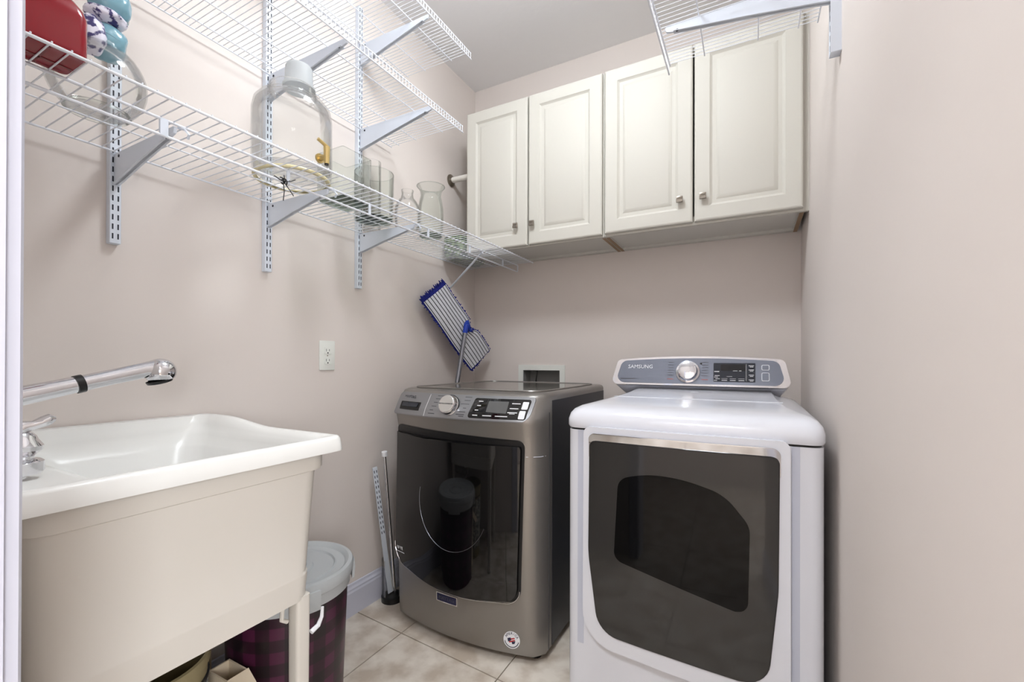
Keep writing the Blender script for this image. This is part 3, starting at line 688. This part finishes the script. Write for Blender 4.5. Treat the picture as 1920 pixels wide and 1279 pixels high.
for d, z in ap: 
    k = -d
    lp.append([(p[0], p[1], z) for p in rrect(SX0+.03+k, SX1-.020-k*.35, SY0+.052+k*.7, SY1-.034-k*1.4, .045, 6)])
bm = loft(new(), lp, cap0=False); obj('tub', bm, 'tub', sk, angle=25)
LEGS = ((-.9405, .692), (-.9405, .285), (-1.42, .655), (-1.42, .275))
for i, (x, y) in enumerate(LEGS):
    bm = new(); L = []
    for z, w in ((.0, .015), (.30, .0175), (.535, .0185)): L.append([(p[0], p[1], z) for p in rrect(x-w, x+w, y-w, y+w, .008, 3)])
    loft(bm, L); lg = obj('leg', bm, 'tub', sk)
    obj('leveling_foot', lathe(new(), [(0, 0), (.02, 0), (.02, .012), (.008, .016), (.008, .03), (0, .03)], (x, y, -.0005), 14), 'tub', lg)
    if i == 0:
        bm = new(); tube(bm, [(x+.016, y+.02, .440), (x+.016, y+.040, .446), (x+.016, y+.050, .462), (x+.016, y+.052, .485)], [.006, .0055, .0045, .0035], 8); obj('hook', bm, 'print_white', lg)
        bm = new(); tube(bm, [(x-.01, y-.022, .53), (x-.01, y-.036, .52), (x-.01, y-.038, .49), (x-.01, y-.024, .48)], .005, 8); obj('leg_clip', bm, 'tub', lg)
# drain pipe under the tub
obj('drain_pipe', tube(new(), [(-1.3, .48, .535), (-1.3, .48, .47), (-1.305, .482, .45), (-1.32, .485, .442), (-1.40, .49, .442), (-1.50, .49, .442)], .02, 14), 'rod', sk)
# faucet
fa = thing('faucet', 'chrome pull-out faucet with two handles standing on the sink deck', 'faucet', (-1.2, .25, .9))
bm = new(); lathe(bm, [(0, 0), (.026, 0), (.028, .006), (.026, .03), (.018, .045), (.016, .06)], (-1.2, .245, .884), 24)
prism(bm, rrect(-1.325, -1.075, .222, .280, .024, 6), lambda p: (p[0], p[1], .887), lambda p: (p[0], p[1], .894)); obj('base', bm, 'chrome', fa)
for x in (-1.105, -1.295):
    h = obj('handle', lathe(new(), [(0, 0), (.029, 0), (.031, .004), (.031, .020), (.026, .024), (.019, .026), (.019, .030), (.029, .040), (.030, .047), (.023, .058), (.021, .064), (.016, .070), (.0, .074)], (x, .273, .893), 28), 'chrome', fa)
    obj('lever', tube(new(), [(x, .264, .952), (x+.001, .269, .966), (x+.003, .279, .974), (x+.005, .289, .975), (x+.007, .300, .980), (x+.008, .309, .984), (x+.009, .316, .984)], [.012, .013, .011, .008, .0095, .0095, .004], 14), 'chrome', h)
sp = [(-1.2, .245, .93), (-1.2, .245, .985), (-1.2, .252, 1.002), (-1.2, .27, 1.014), (-1.2, .30, 1.0215), (-1.2, .375, 1.039)]
obj('spout', tube(new(), sp, [.013, .0145, .0165, .0185, .0185, .0165], 20), 'chrome', fa)
obj('collar', tube(new(), [(-1.2, .374, 1.0385), (-1.2, .386, 1.0415)], .0185, 20), 'black', fa)
wd = obj('spray_wand', tube(new(), [(-1.2, .385, 1.0413), (-1.2, .43, 1.052), (-1.2, .49, 1.066), (-1.2, .51, 1.068)], [.0165, .0165, .0175, .022], 20), 'chrome', fa)
bm = new(); bmesh.ops.create_uvsphere(bm, u_segments=24, v_segments=14, radius=.031, matrix=Matrix.Translation((-1.2, .521, 1.062)))
bmesh.ops.bisect_plane(bm, geom=bm.verts[:]+bm.edges[:]+bm.faces[:], plane_co=(-1.2, .521, 1.043), plane_no=(0, .25, -1), clear_outer=True)
obj('spray_head', bm, 'chrome', wd)
obj('aerator', lathe(new(), [(.026, 0), (.024, .006), (.016, .008), (.0155, .005), (0, .005)], (-1.2, .519, 1.043), 24, (0, .25, -1)), 'black', wd)
# ------------------------------------------------------------------ things under the sink and by the washer
BX, BY = -1.245, .88
bn = thing('storage_bin', 'round purple plaid bin with a translucent clip-on lid beside the sink legs', 'bin', (BX, BY, 0))
o = obj('bin_body', lathe(new(), [(0, 0), (.150, 0), (.155, .004), (.170, .41), (.170, .425), (.166, .425), (.152, .01), (0, .01)], (BX, BY, 0), 64), 'plaid', bn)
o.location = (0, 0, 0); o.data.transform(Matrix.Translation((-BX, -BY, 0)))
obj('lid', lathe(new(), [(.1715, .395), (.176, .395), (.179, .425), (.184, .430), (.187, .452), (.183, .462), (.172, .464), (.164, .458), (.160, .452), (.135, .450), (.131, .455), (.127, .450), (.07, .449), (.066, .455), (.05, .456), (.045, .450), (0, .450)], (BX, BY, 0), 64), 'lidplastic', bn)
for a in (15, 105, 195, 285):
    aa = math.radians(a-40); bm = new(); L = []
    for r, z in ((.188, .445), (.1905, .43), (.189, .405), (.184, .392)):
        pass
    prof = [(.1785, .448), (.190, .446), (.192, .425), (.189, .392), (.182, .388), (.184, .42)]
    ang = [aa-.26+.52*k/8 for k in range(9)]
    rows = [[bm.verts.new((BX+r*math.cos(t_), BY+r*math.sin(t_), z)) for r, z in prof] for t_ in ang]
    for A_, B_ in zip(rows, rows[1:]):
        for k in range(len(prof)): bm.faces.new((A_[k], A_[(k+1) % 6], B_[(k+1) % 6], B_[k]))
    bm.faces.new(rows[0]); bm.faces.new(rows[-1][::-1]); obj('lid_clip', bm, 'lidplastic', bn)
bu = thing('bucket', 'olive beige plastic bucket with a printed label under the sink', 'bucket', (-1.22, .50, 0))
obj('bucket_body', lathe(new(), [(0, 0), (.105, 0), (.108, .004), (.122, .37), (.127, .373), (.127, .395), (.121, .397), (.104, .006), (0, .006)], (-1.22, .50, 0), 48), 'bucket', bu)
obj('bucket_band', lathe(new(), [(.118, .333), (.1255, .335), (.1255, .341), (.118, .343)], (-1.22, .50, 0), 48), 'black', bu)
obj('bucket_label', lathe(new(), [(.1125, .06), (.1225, .325), (.1205, .325), (.1105, .06)], (-1.22, .50, 0), 48), 'label', bu)
cb = thing('cardboard_box', 'small open cream cardboard box standing between bucket and plaid bin', 'box', (-1.16, .67, 0))
bm = new(); 
for a in ((-1.235, -1.15, .645, .649, 0, .285), (-1.235, -1.15, .695, .699, 0, .285), (-1.235, -1.231, .649, .695, 0, .285), (-1.154, -1.15, .649, .695, 0, .285), (-1.231, -1.154, .649, .695, 0, .004)): box(bm, *a)
o = obj('box_body', bm, 'cardboard', cb, smooth=False)
bm = new(); prism(bm, [(0, 0), (.0, .004), (.055, -.036), (.055, -.040)], lambda p: (-1.15+p[0], .645, .285+p[1]), lambda p: (-1.15+p[0], .699, .285+p[1])); obj('box_flap', bm, 'cardboard', cb, smooth=False)
wb = thing('wooden_board', 'pale wooden board leaning upright on the wall behind the sink', 'board', (-1.46, .80, 0))
bm = new(); box(bm, -1.485, -1.40, .72, .735, 0, .42, .002, 1); obj('board', bm, 'wood', wb)
bm = new(); box(bm, -1.488, -1.402, .7355, .742, .0, .42, .001, 1); obj('board_edge', bm, 'cardboard', wb)
# clear cylinder bin with chrome rods and a loose slotted upright
CX, CY2 = -1.437, 1.532
cc = thing('clear_cylinder', 'clear plastic cylinder with black base on the floor beside the washer', 'container', (CX, CY2, 0))
obj('base', lathe(new(), [(0, 0), (.048, 0), (.048, .022), (.044, .024), (0, .024)], (CX, CY2, 0), 32), 'black', cc)
obj('cylinder', lathe(new(), [(.045, .024), (.046, .19), (.043, .19), (.042, .024)], (CX, CY2, 0), 32), 'glass', cc)
lr = thing('slotted_rail', 'loose white slotted rail leaning in the gap left of the washer', 'rail', (CX, CY2, .03))
def strip(par, A, B, w, th, m):
    A, B = Vector(A), Vector(B); t_ = (B-A).normalized(); u = Vector((.25, .97, 0)); u = (u-t_*u.dot(t_)).normalized(); n_ = t_.cross(u)
    bm = new(); q = [A+u*a*w/2+n_*b*th/2 for a, b in ((-1, -1), (1, -1), (1, 1), (-1, 1))]; loft(bm, [[tuple(v) for v in q], [tuple(v+(B-A)) for v in q]])
    return obj('rail_strip', bm, m, par, smooth=False), A, B, t_, u, n_
_, A, B, t_, u, n_ = strip(lr, (-1.447, 1.53, .03), (-1.468, 1.452, .615), .022, .004, 'white_steel')
bm = new()
for k in range(13):
    for s in (-1, 1):
        c = B-t_*(.02+.0235*k)+u*s*.0055-n_*0
        for sg in (1, -1):
            q = [c+n_*sg*.0021+u*a*.0018+t_*b*.006 for a, b in ((-1, -1), (1, -1), (1, 1), (-1, 1))]
            bm.faces.new([bm.verts.new(v) for v in q])
o = obj('slots', bm, 'slot', lr, smooth=False); o['kind'] = 'stuff'
rd = thing('chrome_rod', 'thin chrome rod with a white cap leaning behind the washer corner', 'rod', (-1.43, 1.54, .03))
obj('rod', tube(new(), [(-1.428, 1.54, .03), (-1.42, 1.462, .672)], .0065, 14), 'chrome', rd)
obj('cap', tube(new(), [(-1.42, 1.463, .668), (-1.4196, 1.4605, .688)], .0125, 18), 'print_white', rd)
rd = thing('white_rod', 'plain white rod leaning beside the loose slotted rail', 'rod', (-1.455, 1.545, .03))
obj('rod', tube(new(), [(-1.452, 1.55, .03), (-1.47, 1.478, .48)], .006, 12), 'rod', rd)
# ------------------------------------------------------------------ mop
mp = thing('flat_mop', 'flat mop stored upside down, striped grey pad with blue fringe above the washer', 'mop', (-1.464, 1.82, .03))
# pad: on a plane leaning in the corner, defined by four corners
c00, c10, c11, c01 = Vector((-1.46, 1.768, 1.384)), Vector((-1.42, 1.90, 1.4925)), Vector((-1.36, 2.255, 1.1566)), Vector((-1.40, 2.112, 1.042))
def pad(u, v):   # u along the length, v across
    p = c00.lerp(c01, u).lerp(c10.lerp(c11, u), v)
    pin = math.exp(-((u-.60)/.065)**2)*max(0, v-.45)*.055          # pinched where the clamp grips
    ac = (c00.lerp(c01, u)-c10.lerp(c11, u)).normalized()
    wob = .004*math.sin(7*u+3*v)
    nrm = (c01-c00).cross(c10-c00).normalized(); nrm = nrm if nrm.x > 0 else -nrm
    return p+ac*pin+nrm*(wob+.012*math.sin(PI*v)*math.sin(PI*u)), nrm
NU, NV = 40, 27
bm = new(); F, Bk = [], []
for i in range(NU+1):
    f, b = [], []
    for j in range(NV+1):
        u, v = i/NU, j/NV; p, nn = pad(u, v); f.append(bm.verts.new(p+nn*.006)); b.append(bm.verts.new(p-nn*.004))
    F.append(f); Bk.append(b)
fs = []
for i in range(NU):
    for j in range(NV):
        fc = bm.faces.new((F[i][j], F[i+1][j], F[i+1][j+1], F[i][j+1])); fc.material_index = 0
        bm.faces.new((Bk[i][j+1], Bk[i+1][j+1], Bk[i+1][j], Bk[i][j])).material_index = 1
for i in range(NU):
    bm.faces.new((F[i][0], Bk[i][0], Bk[i+1][0], F[i+1][0])).material_index = 1; bm.faces.new((F[i+1][-1], Bk[i+1][-1], Bk[i][-1], F[i][-1])).material_index = 1
for j in range(NV):
    bm.faces.new((F[0][j+1], Bk[0][j+1], Bk[0][j], F[0][j])).material_index = 1; bm.faces.new((F[-1][j], Bk[-1][j], Bk[-1][j+1], F[-1][j+1])).material_index = 1
po = obj('mop_pad', bm, 'mop_grey', mp, angle=60); po.data.materials.append(M['mop_blue'])
for k in range(9):
    v = .045+.91*k/8; pts = []
    for i in range(21): p, nn = pad(i/20, v); pts.append(p+nn*.0066)
    obj('stripe', tube(new(), pts, .0019, 5), 'mop_stripe', po)
bm = new()
def tuft(p, d, L):
    q = p+d*L+Vector((random.uniform(-.005, .005), random.uniform(-.005, .005), random.uniform(-.005, .005))); tube(bm, [p-d*.004, p+d*L*.5, q], [.0042, .0042, .002], 5)
for i in range(70):
    u = i/69
    for v, L in ((0, .008), (1, .010)):
        p, nn = pad(u, v); q, _ = pad(u, .5); tuft(p, (p-q).normalized(), L*random.uniform(.6, 1.3))
for j in range(44):
    for k in range(2):
        v = j/43; p, nn = pad(0, v); q, _ = pad(.2, v); tuft(p+nn*(.006*k-.004), (p-q).normalized(), .032*random.uniform(.55, 1.15))
for j in range(30):
    v = j/29; p, nn = pad(1, v); q, _ = pad(.8, v); tuft(p, (p-q).normalized(), .009*random.uniform(.5, 1.4) if v > .35 else .016)
o = obj('fringe', bm, 'mop_blue', po); o['kind'] = 'stuff'; o['label'] = 'blue microfibre fringe'
pc, nn = pad(.60, .80); H1 = Vector((-1.392, 2.105, 1.25))+Vector((.012, -.02, .012)); H0 = Vector((-1.425, 2.15, .03))
hd = Vector((-1.372, 2.032, 1.2977))*.86+Vector((-1.396, 1.977, .97))*.14; ft = Vector((-1.464, 1.8195, .03))
obj('handle', tube(new(), [ft, hd], .0125, 18), 'steel', mp)
dd = (hd-ft).normalized()
obj('swivel_joint', tube(new(), [hd-dd*.012, hd+dd*.035, hd+dd*.052, pc+nn*.02], [.014, .014, .013, .009], 16), 'mop_plastic', mp)
cl = new(); 
for k in range(9):
    a = Vector((random.uniform(-1, 1), random.uniform(-1, 1), random.uniform(-.2, 1))).normalized(); tube(cl, [pc+nn*.01, pc+nn*.012+a*.015, pc+nn*.012+a*.034], [.006, .005, .002], 6)
obj('clamp_tuft', cl, 'mop_blue', mp)
# ------------------------------------------------------------------ glassware on the low shelf
SZ = 1.6445
dx, dy = -1.25, .89
t = thing('drink_dispenser', 'large clear glass drink dispenser with brass tap on the low wire shelf', 'dispenser', (dx, dy, SZ))
obj('gold_base_ring', lathe(new(), [(.098, 0), (.108, 0), (.110, .004), (.108, .008), (.100, .008), (.098, .004)], (dx, dy, SZ), 48), 'gold_ring', t)
o = obj('jar', lathe(new(), [(0, .012), (.10, .012), (.111, .02), (.113, .05), (.113, .200), (.108, .226), (.092, .246), (.072, .255), (.063, .262), (.063, .276), (.066, .278), (.066, .284), (.061, .285), (.0585, .262), (.068, .251), (.088, .241), (.104, .222), (.109, .198), (.109, .05), (.106, .026), (0, .020)], (dx, dy, SZ), 64), 'glass', t)
for zz in (.263, .270): obj('neck_thread', lathe(new(), [(.063, zz), (.0665, zz+.002), (.063, zz+.004)], (dx, dy, SZ), 40), 'glass', t)
obj('lid', lathe(new(), [(0, .286), (.046, .286), (.047, .288), (.047, .294), (.041, .298), (.039, .350), (.036, .356), (0, .357)], (dx+.012, dy+.012, SZ), 40), 'frost', t)
d = Vector((.98, .05, 0)).normalized(); s0 = Vector((dx, dy, SZ+.048))+d*.113
tp_ = obj('tap', tube(new(), [s0-d*.004, s0+d*.03], .008, 14), 'gold', t)
obj('tap_nut', tube(new(), [s0, s0+d*.006], .014, 14), 'gold', tp_)
s1 = s0+d*.032
obj('tap_body', tube(new(), [s1+Vector((0, 0, -.022)), s1+Vector((0, 0, .028))], [.0075, .0095], 16), 'gold', tp_)
obj('tap_nozzle', tube(new(), [s1+Vector((0, 0, -.026)), s1+Vector((0, 0, -.021))], .006, 12), 'black', tp_)
obj('tap_lever', tube(new(), [s1+Vector((0, .004, .029)), s1+Vector((-.004, -.028, .042))], .005, 12), 'gold', tp_)
def cylglass(label, x, y, r, h, m='glass', cat='vase', name='glass_vase', prof=None, th=.003, base=.006):
    t = thing(name, label, cat, (x, y, SZ))
    pr_ = prof or [(r, 0), (r, h)]
    outer = [(0, 0), (pr_[0][0]-.003, 0)]+[(pr_[0][0], .003)]+pr_[1:]
    inner = [(a-th, b) for a, b in pr_[::-1][:-1]]+[(pr_[0][0]-th-.002, base), (0, base)]
    obj('vase_body', lathe(new(), outer+inner, (x, y, SZ), 48), m, t); return t
t = thing('square_vase', 'square clear glass vase just right of the drink dispenser', 'vase', (-1.27, 1.10, SZ))
x0, x1, y0, y1 = -1.342, -1.21, 1.048, 1.178
bm = loft(new(), [[(p[0], p[1], SZ+z) for p in rrect(x0+i, x1-i, y0+i, y1-i, .006, 2)] for z, i in ((0, .001), (.002, 0), (.17, 0), (.17, .004), (.010, .004))]); obj('vase_body', bm, 'glass_g', t)
obj('vase_base', loft(new(), [[(p[0], p[1], SZ+z) for p in rrect(x0+.006, x1-.006, y0+.006, y1-.006, .006, 2)] for z in (.002, .009)]), 'glass_base', t)
t = cylglass('wide round clear glass cylinder vase on the low wire shelf', -1.325, 1.302, .076, .19, 'glass_g')
obj('vase_base', lathe(new(), [(0, .002), (.070, .002), (.070, .009), (0, .009)], (-1.325, 1.302, SZ), 40), 'glass_base', t)
obj('vase_rim', lathe(new(), [(.073, .19), (.0745, .1925), (.076, .19)], (-1.325, 1.302, SZ), 48), 'glass_g', t)
cylglass('tall narrow clear glass cylinder vase standing behind the wide round one', -1.440, 1.402, .038, .30, 'glass')
pf = [(.046, 0), (.052, .02), (.056, .06), (.054, .10), (.040, .128), (.028, .142), (.024, .16), (.027, .175)]
cylglass('small bulbous clear glass carafe between wide vase and flared jug', -1.30, 1.469, .05, .17, 'glass', 'carafe', 'glass_carafe', pf)
pf = [(.052, 0), (.055, .02), (.057, .08), (.056, .13), (.050, .165), (.045, .185), (.048, .205), (.058, .222), (.062, .228)]
t = cylglass('greenish glass jug with a flared rim, farthest from the dispenser', -1.27, 1.590, .06, .228, 'glass_g', 'jug', 'glass_jug', pf)
obj('jug_base', lathe(new(), [(0, .002), (.048, .002), (.048, .012), (0, .012)], (-1.27, 1.59, SZ), 40), 'glass_base', t)
obj('rim', tube(new(), [(-1.27+.062*math.cos(a*PI/20), 1.59+.062*math.sin(a*PI/20), SZ+.228) for a in range(40)], .002, 6, closed=True), 'glass_g', t)
t = thing('green_container', 'dark green textured container in the gap between left wall and cabinet', 'container', (-1.42, 2.1, SZ))
L = [[(p[0], p[1], SZ+z) for p in rrect(-1.492+i, -1.356-i, 1.955+i, 2.236-i, .045, 6)] for z, i in ((0, .02), (.01, .006), (.03, .0), (.115, .0), (.12, .003), (.115, .008), (.02, .012))]
obj('container_body', loft(new(), L), 'green', t)
# glass globe, teal bag and red jug at the left end
gx, gy = -1.30, .44
t = thing('glass_globe', 'large round clear glass fishbowl under the teal bag on the low shelf', 'glass bowl', (gx, gy, SZ))
R_ = .088
pf = [(0, .001), (.052, .001), (.058, .004)]+[(R_*math.cos(a), .075+R_*math.sin(a)) for a in [math.radians(k) for k in range(-50, 62, 8)]]+[(.042, .158), (.046, .168)]
pi_ = [(max(0, r-.003), z+(.003 if z < .02 else 0)) for r, z in pf[::-1]]
obj('bowl', lathe(new(), pf+pi_, (gx, gy, SZ), 56), 'glass', t)
obj('foot_ring', tube(new(), [(gx+.056*math.cos(a*PI/24), gy+.056*math.sin(a*PI/24), SZ+.0045) for a in range(48)], .0035, 6, closed=True), 'glass_g', t)
t = thing('red_jug', 'glossy red square plastic jug at the left end of the low shelf', 'jug', (-1.135, .29, SZ))
def jl(i, z, r=.016): return [(p[0], p[1], SZ+z) for p in rrect(-1.183+i*.5, -1.089-i*.5, .205+i, .3575-i, r, 5)]
obj('jug_body', loft(new(), [jl(.006, 0, .01), jl(.001, .004), jl(0, .012), jl(0, .078), jl(.004, .092), jl(.014, .105), jl(.030, .115), jl(.045, .120, .012)]), 'red_jug', t)
obj('jug_neck', lathe(new(), [(.026, .118), (.026, .130), (.031, .132), (.031, .165), (.027, .169), (0, .169)], (-1.136, .29, SZ), 28), 'red_jug', t)
for a in ((-1.178, -1.095, .25, .256), (-1.178, -1.095, .30, .306), (-1.150, -1.144, .215, .35)):
    obj('base_rib', box(new(), *a, SZ-.0012, SZ+.001), 'red_base', t, smooth=False)
bm = new(); prism(bm, [(-1.165, .215), (-1.12, .215), (-1.12, .262), (-1.14, .277), (-1.165, .270)], lambda p: (p[0], p[1], SZ-.0018), lambda p: (p[0], p[1], SZ-.0008)); obj('base_label', bm, 'print_white', t, smooth=False)
t = thing('teal_bag', 'crumpled teal plastic bag with printed side stuffed into the top of the glass fishbowl', 'bag', (-1.205, .40, SZ))
def blob(name, m, c, r, seed, par):
    bm = new(); bmesh.ops.create_icosphere(bm, subdivisions=4, radius=1)
    for v in bm.verts:
        p = v.co.copy(); k = 1+.16*noise.noise(p*1.6+Vector((seed, 0, 0)))+.05*abs(noise.noise(p*4+Vector((0, seed, 0))))
        v.co = Vector(c)+Vector((p.x*r[0]*k, p.y*r[1]*k, p.z*r[2]*k))
    return obj(name, bm, m, par, angle=80)
from mathutils import noise
blob('lower_lobe', 'teal', (-1.296, .454, 1.815), (.034, .036, .044), 1, t)
blob('upper_lobe', 'teal', (-1.290, .458, 1.900), (.036, .040, .046), 5, t)
blob('printed_side', 'bag_print', (-1.278, .422, 1.806), (.026, .026, .044), 9, t)
blob('printed_band', 'bag_print', (-1.284, .448, 1.862), (.030, .038, .016), 4, t)
# black wire tie on the hanging rail
t = thing('wire_tie', 'black twisted wire tie hanging on the front rail of the low shelf', 'wire tie', (-1.18, .815, 1.60))
c = Vector((-1.176, .808, 1.601))
bm = new(); tube(bm, [c+Vector((.009*math.sin(a*.9), .006*math.sin(a*.35)+.0012*a-.01, .008*math.cos(a*.9))) for a in range(22)], .0016, 6)
for e in ((.004, -.030, .004), (.006, -.004, -.058), (.004, .036, .016), (.004, .030, -.034), (0, .002, .018)):
    e = Vector(e); tube(bm, [c, c+e*.5+Vector((0, .003, -.002)), c+e], .0013, 6)
obj('wire', bm, 'black', t)
